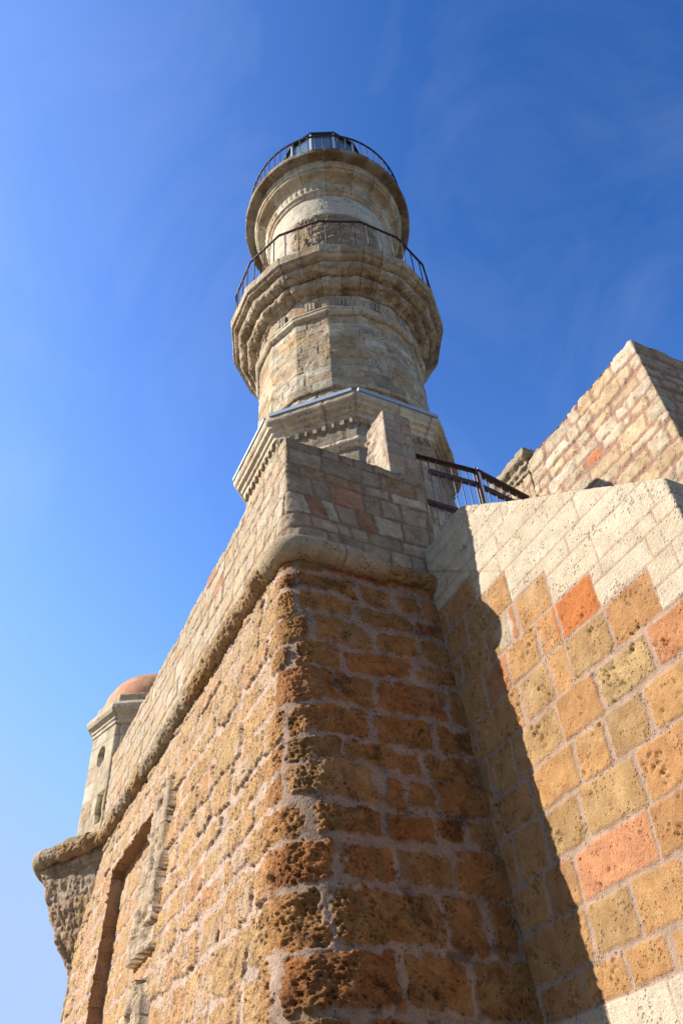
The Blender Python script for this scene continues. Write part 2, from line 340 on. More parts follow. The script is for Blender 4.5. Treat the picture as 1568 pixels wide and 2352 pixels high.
def scarp_extra(c, h, k):
    P, U, Z = k['P'], k['U'], k['V']; m = k['m']
    Y = P[..., 1]
    # honeycomb weathering strongest on the rounded corner, some stones elsewhere
    corner = np.exp(-((U-1.72)/0.45)**2)*(0.55+0.45*sstep(5.6, 3.0, Z) + 0.3*sstep(5.5, 6.2, Z))
    west = sstep(1.7, 2.1, U)
    sel = rnd(k['ids'], 12)
    amt = np.clip(corner*1.15 + west*(0.15 + 0.75*(sel > 0.66)) + 0.45*(sel > 0.6)*(U < 1.4), 0, 1.2)
    wv = worley(P*np.array((1, 1, 1.25)), 20, 3); w2 = worley(P*np.array((1, 1, 1.2)), 42, 5)
    crater = (1-sstep(0.10, 0.50, wv))*0.030*sstep(0.0, 0.35, fbm(P, 4, 3, 84)+0.5*corner-0.15) + (1-sstep(0.12, 0.52, w2))*0.013
    h = h - m*amt*crater + m*corner*0.050*fbm(P, 4.5, 5, 81, 0.6) - m*amt*0.008 + 0.007*m*perlin(P, 45, 85)
    # bedding layers of the soft stone
    h = h + m*0.010*(1-west)*(0.4+amt)*(0.5-np.abs(fbm(P*np.array((0.35, 0.35, 1.6)), 13, 4, 86, 0.6))*2)
    # stretched weathering grooves on the west face
    h = h + m*west*(0.016*fbm(P*np.array((1, 1.5, 0.8)), 6, 5, 91, 0.65) + 0.011*fbm(P*np.array((1, 1.6, 0.8)), 26, 3, 93, 0.6)) + west*(1-m)*0.010*fbm(P, 14, 3, 92)
    # deep holes
    hole = sstep(0.42, 0.55, perlin(P, 5.5, 77)+0.25*perlin(P, 16, 78)); h = h - hole*m*0.05*(sel > 0.35)
    # upper dark crust on the corner, pale lime patches on the west face
    crust = sstep(0.0, 0.6, fbm(P, 2.6, 4, 95))*(0.25+0.6*corner)
    c = c + (np.array((0.30, 0.22, 0.11))*1.0 - c)*(crust*0.55)[..., None]
    lime = sstep(0.1, 0.6, fbm(P*np.array((1, 1, 0.8)), 2.6, 5, 97, 0.65))*west
    c = c + (np.array((0.66, 0.45, 0.255))*(1+0.2*k['f'])[..., None] - c)*(west*0.5*m)[..., None]; c = c*(1 + west*0.12)[..., None]; c = c*(1 + (1-west)[..., None]*np.array((-0.06, -0.21, -0.30))*m[..., None]); c = c + (np.array((0.70, 0.55, 0.44)) - c)*(lime*0.7)[..., None]; mo_ = west*(1-m); c = c + (np.array((0.70, 0.53, 0.44))*(1+0.2*fbm(P, 20, 2, 94))[..., None] - c)*(mo_*0.8)[..., None]  # south stones coloured darker and redder than the west, shade put into their colour
    south_shade = sstep(0.15, 0.6, fbm(P, 4.0, 5, 98, 0.65))*(1-west); c = c*(1-0.5*south_shade)[..., None]  # dark blotches painted on the south face alone to deepen its shade
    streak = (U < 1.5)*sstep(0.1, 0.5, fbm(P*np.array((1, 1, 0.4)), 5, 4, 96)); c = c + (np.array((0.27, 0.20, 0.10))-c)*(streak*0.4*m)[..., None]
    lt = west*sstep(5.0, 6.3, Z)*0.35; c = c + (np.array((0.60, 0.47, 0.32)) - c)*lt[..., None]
    # blind panel with a flat lintel
    inp = (Y > 8.72)*np.clip((10.868-Y)/0.014, 0, 1)*np.clip((5.606-Z)/0.012, 0, 1)
    h = h*(1-inp*0.3) - 0.17*inp
    jam = sstep(10.835, 10.855, Y)*(Y < 10.90)*(Z < 5.61) + sstep(5.585, 5.595, Z)*(Z < 5.64)*(Y > 8.72)*(Y < 10.86)
    jam = np.clip(jam, 0, 1); jc = pick([(2, (0.50, 0.27, 0.13)), (2, (0.46, 0.25, 0.12)), (1, (0.52, 0.34, 0.19))], rnd(np.floor(Z/0.29).astype(np.int64)+40, 2))
    c = c + (jc*(1-0.3*(np.mod(Z, 0.29) < 0.02))[..., None] - c)*(jam*0.85)[..., None]
    # carved pilaster strip of reused blocks
    wob = 0.05*perlin(P*np.array((0, 0, 1.)), 2.3, 99)
    yc = Y + wob
    pil = ((yc > 7.98) & (yc < 8.70) & (Z > 3.2) & (Z < 5.62)) & ~((Z > 3.7) & (Z < 3.92))
    fl = 0.030*np.abs(np.sin((yc-7.98)/0.72*math.pi*4)); blkz = np.floor((Z+0.1)/0.47); seam = ((np.mod(Z+0.1, 0.47) < 0.03)).astype(float)*0.04
    brk = sstep(-0.35, 0.15, fbm(P, 3.5, 4, 101)); off = 0.03*(rnd(blkz.astype(np.int64)+77, 3)-0.3)
    h = np.where(pil, 0.045 + off + 1.2*fl*brk + 0.010*fbm(P, 9, 4, 103, 0.65) - seam - 0.045*(1-brk), h)
    c = np.where(pil[..., None], (c*0.2 + np.array((0.66, 0.53, 0.39))*(1+0.3*fbm(P, 6, 4, 104))[..., None]*0.8)*(1-0.35*(np.abs(np.sin((yc-7.98)/0.72*math.pi*4)) < 0.3))[..., None], c)
    # mortar wedge in the inner corner
    return c, h
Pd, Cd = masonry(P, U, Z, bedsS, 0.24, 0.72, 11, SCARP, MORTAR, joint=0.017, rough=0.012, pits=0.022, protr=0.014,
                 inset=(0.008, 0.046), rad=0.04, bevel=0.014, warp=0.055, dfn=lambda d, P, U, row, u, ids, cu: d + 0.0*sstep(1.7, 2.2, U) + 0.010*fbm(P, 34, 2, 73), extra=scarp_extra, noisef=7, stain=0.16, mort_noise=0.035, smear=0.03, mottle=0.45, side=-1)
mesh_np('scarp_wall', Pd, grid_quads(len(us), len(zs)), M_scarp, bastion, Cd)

# roll moulding (cordon): swept half round, smooth new stone on the corner, eroded elsewhere
def path_xy(pts, step):
    pts = [np.array(p, float) for p in pts]; seg = [np.linalg.norm(b-a) for a, b in zip(pts, pts[1:])]
    cum = np.r_[0, np.cumsum(seg)]; n = int(cum[-1]/step); s = np.linspace(0, cum[-1], n+1)
    q = np.array(pts); xy = np.stack([np.interp(s, cum, q[:, k]) for k in (0, 1)], -1); return s, xy
def smooth_path(pts, it=3):
    p = [np.array(q, float) for q in pts]
    for _ in range(it):
        r = [p[0]]
        for a, b in zip(p, p[1:]): r += [a*0.75+b*0.25, a*0.25+b*0.75]
        r.append(p[-1]); p = r
    return p
cp = smooth_path([(3.62, 4.985), (2.95, 4.985), (2.36, 4.985), (2.07, 5.02), (2.055, 5.28), (2.055, 6.0), (2.055, 9.0), (2.055, 11.5), (2.04, 11.78), (1.94, 11.93), (1.66, 12.38), (1.40, 12.82), (1.36, 12.93), (1.44, 13.2), (1.58, 13.52), (2.15, 14.12), (2.8, 14.15)])
s, xy = path_xy(cp, 0.014)
tan = np.gradient(xy, axis=0); tan /= np.linalg.norm(tan, axis=1)[:, None]
nor = np.stack([tan[:, 1]*-1, tan[:, 0]], -1); nor = -nor*np.sign(1.0)
# outward is to the left of travel reversed: make it point away from the fort
if nor[5, 1] > 0: nor = -nor
th = np.linspace(-1.75, 1.75, 46)
S, TH = np.meshgrid(s, th, indexing='ij')
R = 0.128 + 0*S
ox = np.cos(TH)*R; oz = np.sin(TH)*R*1.05
Pc = np.stack([xy[:, 0][:, None] + nor[:, 0][:, None]*ox, xy[:, 1][:, None] + nor[:, 1][:, None]*ox, 6.40 + oz], -1)
Nn = grid_normals(Pc);
outv = np.stack([nor[:, 0][:, None]*np.cos(TH), nor[:, 1][:, None]*np.cos(TH), np.sin(TH)], -1)
Nn = Nn*np.sign((Nn*outv).sum(-1))[..., None]
new = ((S > 0.55) & (S < 1.85)).astype(float) + (S > 9.45)
new = np.clip(new, 0, 1)*1.0
ledge = sstep(0.95, 0.45, S + 0.12*perlin(Pc, 6, 199))
er = 1-new
blk = np.floor((S+0.15)/0.62); bl = rnd(blk.astype(np.int64)+900, 3)
hc = er*(0.035*fbm(Pc, 5, 5, 201, 0.6) - 0.03*bl - 0.02*(1-sstep(0.1, 0.5, worley(Pc, 20, 9)))) + new*0.002*fbm(Pc, 20, 3, 203)
hc = hc - ledge*(0.03 + 0.04*np.sin(TH) - 0.03*fbm(Pc, 7, 4, 211, 0.6)) - 0.012*(np.abs(np.mod(S+0.15, 0.62)-0.0) < 0.014)
Pc = Pc + outv*hc[..., None]
base = np.where(new[..., None] > 0.5, np.array((0.55, 0.44, 0.30)), pick([(3, (0.50, 0.34, 0.19)), (2, (0.50, 0.40, 0.28)), (2, (0.44, 0.28, 0.13))], bl))
topd = sstep(0.2, 1.2, TH)*er
base = base*(1+0.35*fbm(Pc, 6, 4, 205))[..., None]; base = base + (np.array((0.33, 0.28, 0.21))-base)*(topd*0.7)[..., None]
base = base + (np.array((0.44, 0.285, 0.14))*(1+0.4*fbm(Pc, 8, 3, 207))[..., None] - base)*ledge[..., None]
pal_end = (S < 1.02)*(1-ledge); base = base + (np.array((0.58, 0.45, 0.33))*(1+0.3*fbm(Pc, 8, 3, 209))[..., None] - base)*pal_end[..., None]
base = base*(1-0.5*(np.abs(S-1.02) < 0.009))[..., None]
flip = (np.cross(Pc[3, 0]-Pc[2, 0], Pc[2, 1]-Pc[2, 0])@outv[2, 0]) < 0
mesh_np('roll_moulding', Pc, grid_quads(len(s), len(th), flip=bool(flip)), M_scarp, bastion, np.clip(base, 0.02, 0.9))

# parapet: outer face, weathered top, inner face
def parapet_pos(U, Vv, ztop, thick=0.45, z0=6.42):
    H = ztop - z0
    o = np.where(Vv <= H, 0, np.clip(Vv-H, 0, thick)); z = np.where(Vv <= H, z0+Vv, np.where(Vv <= H+thick, ztop, ztop-(Vv-H-thick)))
    rc = 0.035 + 0.22*sstep(7.35, 6.5, z)
    LS = 1.36; LC = 0.22
    xA = 2.07; yS = 5.0
    rc2 = rc
    phi = np.clip((U-LS)/LC, 0, 1)*math.pi/2
    xs = 3.70 + (xA+rc2-3.70)*np.clip(U/LS, 0, 1)
    x = np.where(U <= LS, xs, xA+rc2 - rc2*np.sin(phi)); y = np.where(U <= LS, yS, yS+rc2 - rc2*np.cos(phi))
    w = np.clip((U-LS-LC)/7.3, 0, 1)
    y = np.where(U > LS+LC, (yS+rc2) + (12.5-(yS+rc2))*w, y); x = np.where(U > LS+LC, xA, x)
    nx = np.where(U <= LS, 0, np.where(U > LS+LC, -1, -np.sin(phi))); ny = np.where(U <= LS, -1, np.where(U > LS+LC, 0, -np.cos(phi)))
    # inner offsets use an L-shaped inner path
    xi = np.maximum(x - nx*o, np.where(U > LS, xA+o, x)); yi = np.maximum(y - ny*o, np.where(U < LS+LC, yS+o, y))
    return np.stack([xi, yi, z], -1)
us = spacing([(0, 1.6, 0.010), (1.6, 3.4, 0.013), (3.4, 8.88, 0.022)])
H = 1.46
vs = spacing([(0, H, 0.011), (H, H+0.45, 0.02), (H+0.45, H+0.45+1.0, 0.1)])
U, V = np.meshgrid(us, vs, indexing='ij'); P = parapet_pos(U, V, 6.42+H)
def par_extra(c, h, k):
    P, U, V = k['P'], k['U'], k['V']; west = sstep(1.4, 1.62, U)
    # merge west palette towards warm cream
    h = h + west*0.010*fbm(P*np.array((1, 1.6, 0.8)), 8, 4, 111, 0.6) + 0.012*np.exp(-((U-1.47)/0.12)**2)*fbm(P, 10, 4, 113)
    wc = pick(CREAM, rnd(k['ids'], 21)); c = c + ((wc*(1+0.25*k['f'])[..., None]) - c)*(west*0.75*k['m'])[..., None]
    rust = sstep(0.45, 0.75, fbm(P*np.array((1, 1, 0.6)), 1.6, 4, 117)); c = c + (np.array((0.58, 0.24, 0.09))-c)*(rust*0.75)[..., None]
    dirt = sstep(1.30, 1.46, V)*(1-west); c = c*(1-0.25*dirt)[..., None]
    top = sstep(1.3, 1.5, V); h = h + top*0.02*fbm(P, 3.5, 4, 119); P[..., 2] += 0.03*(fbm(P*np.array((1, 1, 0.2)), 2.6, 3, 121)+0.5*(rnd(k['ids'], 44)-0.5))*sstep(1.2, 1.44, V)*(V < 1.95)
    return c, h
bedsP = [0, 0.28, 0.44, 0.70, 0.96, 1.10, 1.33, 1.47, 2.2, 3.0]
Pd, Cd = masonry(P, U, V, bedsP, 0.12, 0.38, 23, PARAP, np.array((0.34, 0.23, 0.17)), joint=0.012, rough=0.008, pits=0.010, protr=0.007,
                 inset=(0.004, 0.016), rad=0.02, bevel=0.012, warp=0.02, extra=par_extra, smear=0.008, mottle=0.4, mort_noise=0.012, side=-1)
mesh_np('parapet', Pd, grid_quads(len(us), len(vs)), M_wall, bastion, Cd)

# generic weathered block of masonry with a rounded rectangular plan and a top
def block(name, x0, x1, y0, y1, z0, z1, parent, mat, beds, wmin, wmax, seed, pal, mortar, step=0.012, rc=0.02, topstep=0.03, **kw):
    ztopf = kw.pop('ztop', None); skip = kw.pop('start', 0.0)
    w, d = x1-x0, y1-y0
    # perimeter starting at the middle of the north side, running west, south, east
    pts = []
    L = [w-2*rc, d-2*rc]; ca = rc*math.pi/2
    per = [('n', L[0]), ('c', ca), ('w', L[1]), ('c', ca), ('s', L[0]), ('c', ca), ('e', L[1]), ('c', ca)]
    tot = sum(p[1] for p in per); n = int(tot/step); s = np.arange(n)*tot/n
    xy = np.zeros((n, 2)); acc = 0
    cxs = {1: (x0+rc, y1-rc, 90), 3: (x0+rc, y0+rc, 180), 5: (x1-rc, y0+rc, 270), 7: (x1-rc, y1-rc, 0)}
    for i, (k, l) in enumerate(per):
        m = (s >= acc-1e-9) & (s < acc+l); t = (s[m]-acc)
        if k == 'n': xy[m] = np.stack([x1-rc-t, np.full_like(t, y1)], -1)
        if k == 'w': xy[m] = np.stack([np.full_like(t, x0), y1-rc-t], -1)
        if k == 's': xy[m] = np.stack([x0+rc+t, np.full_like(t, y0)], -1)
        if k == 'e': xy[m] = np.stack([np.full_like(t, x1), y0+rc+t], -1)
        if k == 'c':
            cx_, cy_, a0 = cxs[i]; a = np.radians(a0) + t/rc
            xy[m] = np.stack([cx_+rc*np.cos(a), cy_+rc*np.sin(a)], -1)
        acc += l
    H = z1-z0; nt = 10
    vz = spacing([(z0, z1, step)]); inn = np.linspace(0, 1, nt+1)[1:]
    c0 = np.array([(x0+x1)/2, (y0+y1)/2])
    rows = [np.concatenate([xy, np.full((n, 1), z)], 1) for z in vz]
    half = min(w, d)/2
    for t in inn:
        q = c0 + (xy-c0)*np.maximum(0, 1-t*np.array([half/(w/2), half/(d/2)])*0.999)
        rows.append(np.concatenate([q, np.full((n, 1), z1)], 1))
    P = np.stack(rows, 1)
    V = np.concatenate([vz, z1 + inn*half])[None, :]+np.zeros((n, 1)); U = s[:, None]+0*V
    if ztopf is not None:
        zt = ztopf(P[..., 0], P[..., 1]); fr = (np.minimum(V, z1)-z0)/(z1-z0); P[..., 2] = z0+fr*(zt-z0); V = np.where(V <= z1, P[..., 2], V)
    Pd, Cd = masonry(P, U, V, beds, wmin, wmax, seed, pal, mortar, closed=True, **kw)
    return mesh_np(name, Pd, grid_quads(n, P.shape[1], closed=True), mat, parent, Cd)

def jag_top(k, amp, zt, f=3.0):
    P = k['P']; n_ = fbm(P*np.array((1, 1, 0.2)), f, 3, 401) + 0.6*(rnd(k['ids'], 44)-0.5)
    P[..., 2] += amp*n_*sstep(zt-0.25, zt-0.02, P[..., 2])
def merlon_extra(c, h, k):
    P = k['P']; back = sstep(5.14, 5.36, P[..., 1]); jag_top(k, 0.02, 8.90)
    h = h + back*0.07*fbm(P, 5, 4, 131, 0.6); return c, h
block('merlon', 3.275, 3.645, 5.0, 5.42, 7.80, 8.905, bastion, M_wall, beds_from(7.80, 8.91, 0.14, 0.2, 4)+[9.6], 0.2, 0.42, 31,
      [(4, (0.56, 0.47, 0.37)), (3, (0.52, 0.44, 0.34)), (1, (0.50, 0.37, 0.27))], MORTAR_RED, step=0.011, joint=0.006, rough=0.006, pits=0.006,
      protr=0.002, inset=(0.002, 0.006), rad=0.008, bevel=0.008, warp=0.006, extra=merlon_extra)
# deck on top of the bastion
dk = MB(); dk.box(2.4, 9.5, 5.35, 14.5, 6.3, 6.9); dk.box(4.0, 9.5, 5.05, 5.35, 6.3, 6.897); dk.build('deck', M_deck, bastion)

# ------------------------------------------------------------------ stair wall (long parapet wall stepping down towards the camera)
stair = thing('stair_wall', (3.76, 3.6, 0), 'sunlit wall of orange blocks capped by pale new ashlar, its top sloping beside the stair', 'wall')
def b_top(y): return np.interp(y, [2.28, 2.69, 3.07, 3.51, 3.74, 4.07, 4.30, 4.36, 5.3], [5.222, 5.54, 5.838, 6.165, 6.345, 6.605, 6.79, 6.815, 6.815])
rcB = 0.02
nE = spacing([(0, 2.80, 0.0085), (2.80, 2.80+0.031, 0.008), (2.831, 3.30, 0.015)])
def b_plan(u):
    x = np.where(u < 2.8, 3.56, np.where(u < 2.831, 3.56+rcB-rcB*np.cos((u-2.8)/0.031*math.pi/2), 3.56+rcB+(u-2.831)))
    y = np.where(u < 2.8, 5.10-u, np.where(u < 2.831, 2.30-rcB*np.sin((u-2.8)/0.031*math.pi/2), 2.28)); return x, y
vz = spacing([(0, 0.30, 0.02), (0.30, 1.0, 0.0016)])
tt = np.linspace(0, 1, 9)[1:]
x, y = b_plan(nE)
zt = b_top(y)
rows = [np.stack([x, y, zt*v], -1) for v in vz]
for t in tt: rows.append(np.stack([np.minimum(x+t*0.42, 4.0), y+0*t, zt], -1))
for z in (0.8, 0.5): rows.append(np.stack([np.full_like(x, 3.99), y, zt*z], -1))
P = np.stack(rows, 1); U = nE[:, None] + 0*P[..., 0]; V = P[..., 2] + 0
V[:, len(vz):] = 7.2
bedsB = [0, 0.4, 0.8, 1.2, 1.6, 1.95, 2.3, 2.66, 2.86, 3.18, 3.48, 3.81, 4.12, 4.445, 4.78, 5.105, 5.425, 5.75, 6.05, 6.34, 6.60, 6.90, 7.6]
ylim = {13: 2.67, 14: 3.11, 15: 3.53, 16: 3.96, 17: 4.39}
jB = {8: [1.12, 1.53, 1.95, 2.4, 2.8], 9: [.4, .80, 1.12, 1.81, 2.14, 2.62], 10: [.55, .9, 1.3, 1.85, 2.42], 11: [.3, .86, 1.36, 1.7, 2.06, 2.6],
      12: [.45, .76, 1.30, 1.74, 2.25, 2.6], 13: [.36, .98, 1.35, 1.55, 1.99, 2.43], 14: [.25, .6, .93, 1.32, 1.57, 1.99, 2.45], 15: [.33, .72, 1.03, 1.14, 1.57, 1.85, 2.3],
      16: [.2, .52, .83, 1.14, 1.7, 1.95, 2.6], 17: [.28, .71, 1.02, 1.32, 1.44, 2.1, 2.5]}
B_WHITE = []
def b_col(c, h, k):
    P = k['P']; row = k['row']; y0 = 5.10 - k['cu']
    white = row >= 18
    for r, yl in ylim.items(): white = white | ((row == r) & (y0 < yl))
    white = white | (row <= 6)
    white = white | (k['U'] > 2.80)
    wc = pick(WHITE, rnd(k['ids'], 30))*(1+0.10*k['f'])[..., None]*(1+(rnd(k['ids'], 31)-0.5)*0.08)[..., None]
    # a few singular stones
    fx = [((1, 14), (0.46, 0.27, 0.16)), ((0.5, 13), (0.40, 0.26, 0.12))]
    B_WHITE.append(white)
    c = np.where(white[..., None], wc, c)
    k['white'] = white; red = (row == 14) & (np.abs(P[..., 1]-3.35) < 0.22) & ~white; c = np.where(red[..., None], np.array((0.56, 0.20, 0.065))*(1+0.3*k['f'])[..., None], c)
    red2 = (row == 9) & (k['cu'] > 1.15) & (k['cu'] < 1.75); c = np.where(red2[..., None], np.array((0.60, 0.285, 0.15))*(1+0.25*k['f'])[..., None], c)
    olive = (row == 12) & (k['cu'] > 1.7) & (k['cu'] < 2.2) & ~white
    c = np.where(olive[..., None], np.array((0.48, 0.33, 0.165))*(1+0.5*k['f'])[..., None], c)
    h = np.where(white, h*0.45+0.002, h)
    # tooling marks on the new blocks
    P2 = P; h = h + white*0.0012*np.sin((P2[..., 1]*0.5+P2[..., 2])*170 + 6*k['f'])
    sel = rnd(k['ids'], 12); cav = (1-sstep(0.1, 0.55, worley(P, 22, 13)))*(~white)*sstep(0.05, 0.35, fbm(P, 5, 3, 133) + 0.35*(sel-0.6))
    h = h - 0.030*cav*k['m'] - 0.006*(~white)*k['m']*(1-sstep(0.1, 0.5, worley(P, 48, 17)))*sstep(-0.2, 0.2, fbm(P, 4, 2, 134))
    return c, h
def b_d(d, P, U, row, u, ids, cu):
    w = row >= 18
    for r, yl in ylim.items(): w = w | ((row == r) & (5.10-cu < yl))
    return d + 0.003*w - 0.002*(~w)*(U < 2.8)
def b_extra(c, h, k):
    P = k['P']; zb = 6.525 - 0.77*(4.97-P[..., 1])
    pr = sstep(-0.006, 0.006, P[..., 2]-zb)*sstep(3.5, 4.3, P[..., 1])*(P[..., 0] < 3.6); h = h + 0.010*pr
    # a smear of pale plaster
    wp = np.exp(-(((P[..., 1]-4.12)/0.14)**2 + ((P[..., 2]-5.25)/0.14)**2)); s_ = sstep(0.3, 0.75, wp+0.6*fbm(P, 9, 4, 141))*(P[..., 0] < 3.6)
    c = c + (np.array((0.62, 0.57, 0.50))-c)*(s_*0.5)[..., None]
    return c, h
Pd, Cd = masonry(P, U, V, bedsB, 0.3, 0.6, 41, ORANGE, MORTAR, joint=0.008, rough=0.005, pits=0.014, protr=0.004, inset=(0.005, 0.022),
                 rad=0.022, bevel=0.012, warp=0.014, colfn=b_col, extra=b_extra, joints=jB, noisef=10, shv=0.12, mort_noise=0.014, dfn=b_d, smear=0.012, mottle=0.28, stain=0.14)
# the newer pale ashlar has lower courses and longer stones of its own
bedsW = [0, 0.3, 0.6, 0.9, 1.2, 1.5, 1.8, 2.1, 2.4, 2.66, 3.0, 4.44, 4.61, 4.79, 4.97, 5.10, 5.35, 5.52, 5.75, 5.96, 6.17, 6.36, 6.60, 7.0, 7.6]
def w_col(c, h, k):
    P = k['P']; h = h*0.8 + 0.0011*np.sin((P[..., 1]*0.5+P[..., 2])*170 + 6*k['f'])
    return c*(1 + 0.05*k['f'])[..., None], h
def w_ext(c, h, k):
    P = k['P']; zb = 6.525 - 0.77*(4.97-P[..., 1]); h = h + 0.010*sstep(-0.006, 0.006, P[..., 2]-zb)*sstep(3.5, 4.3, P[..., 1])*(P[..., 0] < 3.6)
    return c, h
Pw, Cw = masonry(P, U, V, bedsW, 0.38, 0.95, 47, WHITE, np.array((0.50, 0.36, 0.28)), joint=0.007, rough=0.003, pits=0.007, protr=0.002, inset=(0.002, 0.005),
                 rad=0.006, bevel=0.009, warp=0.006, colfn=w_col, extra=w_ext, noisef=10, mort_noise=0.004, shv=0.07, mottle=0.14, stain=0.05)
wm = B_WHITE[0][..., None]
Pd = np.where(wm, Pw, Pd); Cd = np.where(wm, Cw, Cd)
mesh_np('stair_wall_face', Pd, grid_quads(len(nE), P.shape[1]), M_wall, stair, Cd)
# the stair behind it
steps = thing('stone_stair', (4.65, 3.6, 0), 'flight of stone steps climbing behind the sloping wall to the bastion deck', 'stairs')
block('stair_base', 4.015, 5.285, 2.335, 5.03, 0.0, 4.30, steps, M_wall, [0]+bedsB[1:], 0.3, 0.6, 43, ORANGE, MORTAR, step=0.04, rc=0.02, joint=0.01, rough=0.006, pits=0.01,
      protr=0.004, inset=(0.005, 0.02), rad=0.02, bevel=0.02, warp=0.014)
for i in range(9):
    z = 4.30 + (i+1)*0.285; y = 2.33 + i*0.30
    MB().box(4.005, 5.295, y, 5.04 if i == 8 else y+0.32+0.30*0, z-0.30 if i else 4.28, z, 0.012).build('tread', M_deck, steps)
st = MB(); st.add([(4.01, 2.62, 4.27), (4.01, 5.03, 4.27), (4.01, 5.03, 6.55), (5.29, 2.62, 4.27), (5.29, 5.03, 4.27), (5.29, 5.03, 6.55)], [(0, 1, 2), (3, 5, 4), (0, 2, 5, 3), (1, 4, 5, 2), (0, 3, 4, 1)])
st.build('stair_core', M_deck, steps)

# ------------------------------------------------------------------ upper terrace wall on the right, with its end pier
terr = thing('terrace_wall', (6.6, 4.0, 0), 'cream rubble-stone wall rising to a sharp corner behind the sloping stair wall', 'wall')
def c_extra(c, h, k):
    jag_top(k, 0.035, 8.85); P = k['P']; rust = sstep(0.5, 0.8, fbm(P, 1.5, 4, 151)); c = c + (np.array((0.58, 0.33, 0.17))-c)*(rust*0.4)[..., None]
    red = (np.abs(P[..., 1]-4.08) < 0.16) & (np.abs(P[..., 2]-7.98) < 0.09) & (P[..., 0] < 5.4)
    c = np.where((red & (k['m'] > 0.5))[..., None], np.array((0.62, 0.24, 0.11))*(1+0.3*k['f'])[..., None], c)
    return c, h
bedsC = [0, 3.5, 6.0, 6.3, 6.55, 6.85, 7.05, 7.25, 7.50, 7.66, 7.90, 8.06, 8.24, 8.40, 8.62, 8.86, 9.6, 14]
block('rubble_wall', 5.3, 9.2, 3.05, 5.02, 2.9, 8.85, terr, M_wall, bedsC, 0.18, 0.5, 57, CREAM, MORTAR_RED, step=0.016, rc=0.02,
      joint=0.014, rough=0.014, pits=0.012, protr=0.009, inset=(0.006, 0.03), rad=0.03, bevel=0.016, warp=0.035, extra=c_extra, mort_noise=0.03, smear=0.015, mottle=0.35)
pier = thing('capped_stone_pier', (5.6, 5.35, 0), 'weathered stone pier with a moulded cap at the far end of the cream rubble wall', 'pier')
block('pier_shaft', 5.33, 5.80, 5.05, 5.56, 6.8, 8.78, pier, M_wall, beds_from(6.8, 8.78, 0.2, 0.3, 5)+[9.5], 0.2, 0.4, 61,
      [(3, (0.56, 0.44, 0.30)), (2, (0.50, 0.33, 0.18)), (2, (0.58, 0.50, 0.40))], MORTAR_RED, step=0.016, rough=0.014, protr=0.012, inset=(0.006, 0.02), rad=0.03, warp=0.02)
def profile_block(name, cx_, cy_, hx, hy, prof, parent, mat, col, seed, rc=0.02, step=0.015, rough=0.01, blockw=None):
    """moulding of given profile [(offset, z)...] round a rectangle"""
    q = []
    for a, b in zip(prof, prof[1:]):
        n = max(1, int(round(math.hypot(b[0]-a[0], b[1]-a[1])/step)))
        q += [(a[0]+(b[0]-a[0])*t/n, a[1]+(b[1]-a[1])*t/n) for t in range(n)]
    q.append(prof[-1]); q = np.array(q)
    per = []
    for (ax, ay), (bx, by) in [((1, 1), (-1, 1)), ((-1, 1), (-1, -1)), ((-1, -1), (1, -1)), ((1, -1), (1, 1))]:
        n = int(max(hx, hy)*2/step)
        per += [(ax+(bx-ax)*t/n, ay+(by-ay)*t/n) for t in range(n)]
    per = np.array(per)
    P = np.stack([cx_ + per[:, 0][:, None]*(hx+q[:, 0][None]), cy_ + per[:, 1][:, None]*(hy+q[:, 0][None]), np.zeros((len(per), 1))+q[:, 1][None]], -1)
    N = grid_normals(P, True); P = P + N*(rough*fbm(P, 8, 4, seed, 0.6))[..., None]
    c = np.array(col)*(1+0.35*fbm(P, 4, 4, seed+1))[..., None]
    return mesh_np(name, P, grid_quads(len(per), len(q), closed=True), mat, parent, np.clip(c, 0.02, 0.9))
profile_block('pier_cap', 5.565, 5.305, 0.235, 0.255, [(0.0, 8.70), (0.03, 8.72), (0.03, 8.76), (0.07, 8.79), (0.07, 8.84), (0.11, 8.88), (0.13, 8.90), (0.13, 8.99), (0.09, 9.0), (-0.2, 9.02)],
              pier, M_wall, (0.46, 0.38, 0.28), 171, rough=0.03)

# ------------------------------------------------------------------ iron railing at the head of the stair
rail = thing('iron_railing', (4.57, 5.15, 6.9), 'rusty flat-bar railing with thin balusters between the merlon and the capped stone pier', 'railing')
rl = MB(); rl.bar((3.66, 5.15, 8.44), (4.55, 5.15, 8.52), 0.010, 0.05).bar((3.66, 5.15, 8.44), (4.55, 5.15, 8.52), 0.07, 0.012).build('top_rail', M_iron, rail)
rl = MB(); rl.bar((4.58, 5.15, 8.52), (5.27, 5.15, 8.32), 0.085, 0.03).build('top_rail', M_iron, rail)
rl = MB(); rl.bar((3.66, 5.15, 7.72), (4.57, 5.15, 7.72), 0.06, 0.045).build('lower_rail', M_iron, rail)
rl = MB(); rl.bar((3.9, 5.16, 8.26), (4.56, 5.16, 8.30), 0.04, 0.06).bar((4.56, 5.16, 8.30), (5.2, 5.16, 8.16), 0.04, 0.06).build('middle_rail', M_iron, rail)
MB().box(4.545, 4.575, 5.12, 5.18, 6.9, 8.56).build('post', M_iron, rail)
MB().box(4.585, 4.615, 5.12, 5.18, 6.9, 8.56).build('post', M_mull, rail)
for k in range(8):
    x_ = 3.80 + k*0.105
    MB().tube((x_, 5.15, 6.9), (x_, 5.15, 8.42+(x_-3.66)*0.09), 0.008).build('baluster', M_bal, rail, True)
for k in range(6):
    x_ = 4.70 + k*0.105
    MB().tube((x_, 5.15, 6.9), (x_, 5.15, 8.50-(x_-4.58)*0.28), 0.008).build('baluster', M_bal, rail, True)

# ------------------------------------------------------------------ lighthouse
TX, TY = 4.99, 9.04
lh = thing('lighthouse', (TX, TY, 6.9), 'tall tan stone lighthouse with two railed galleries and a glazed lantern on top', 'lighthouse')

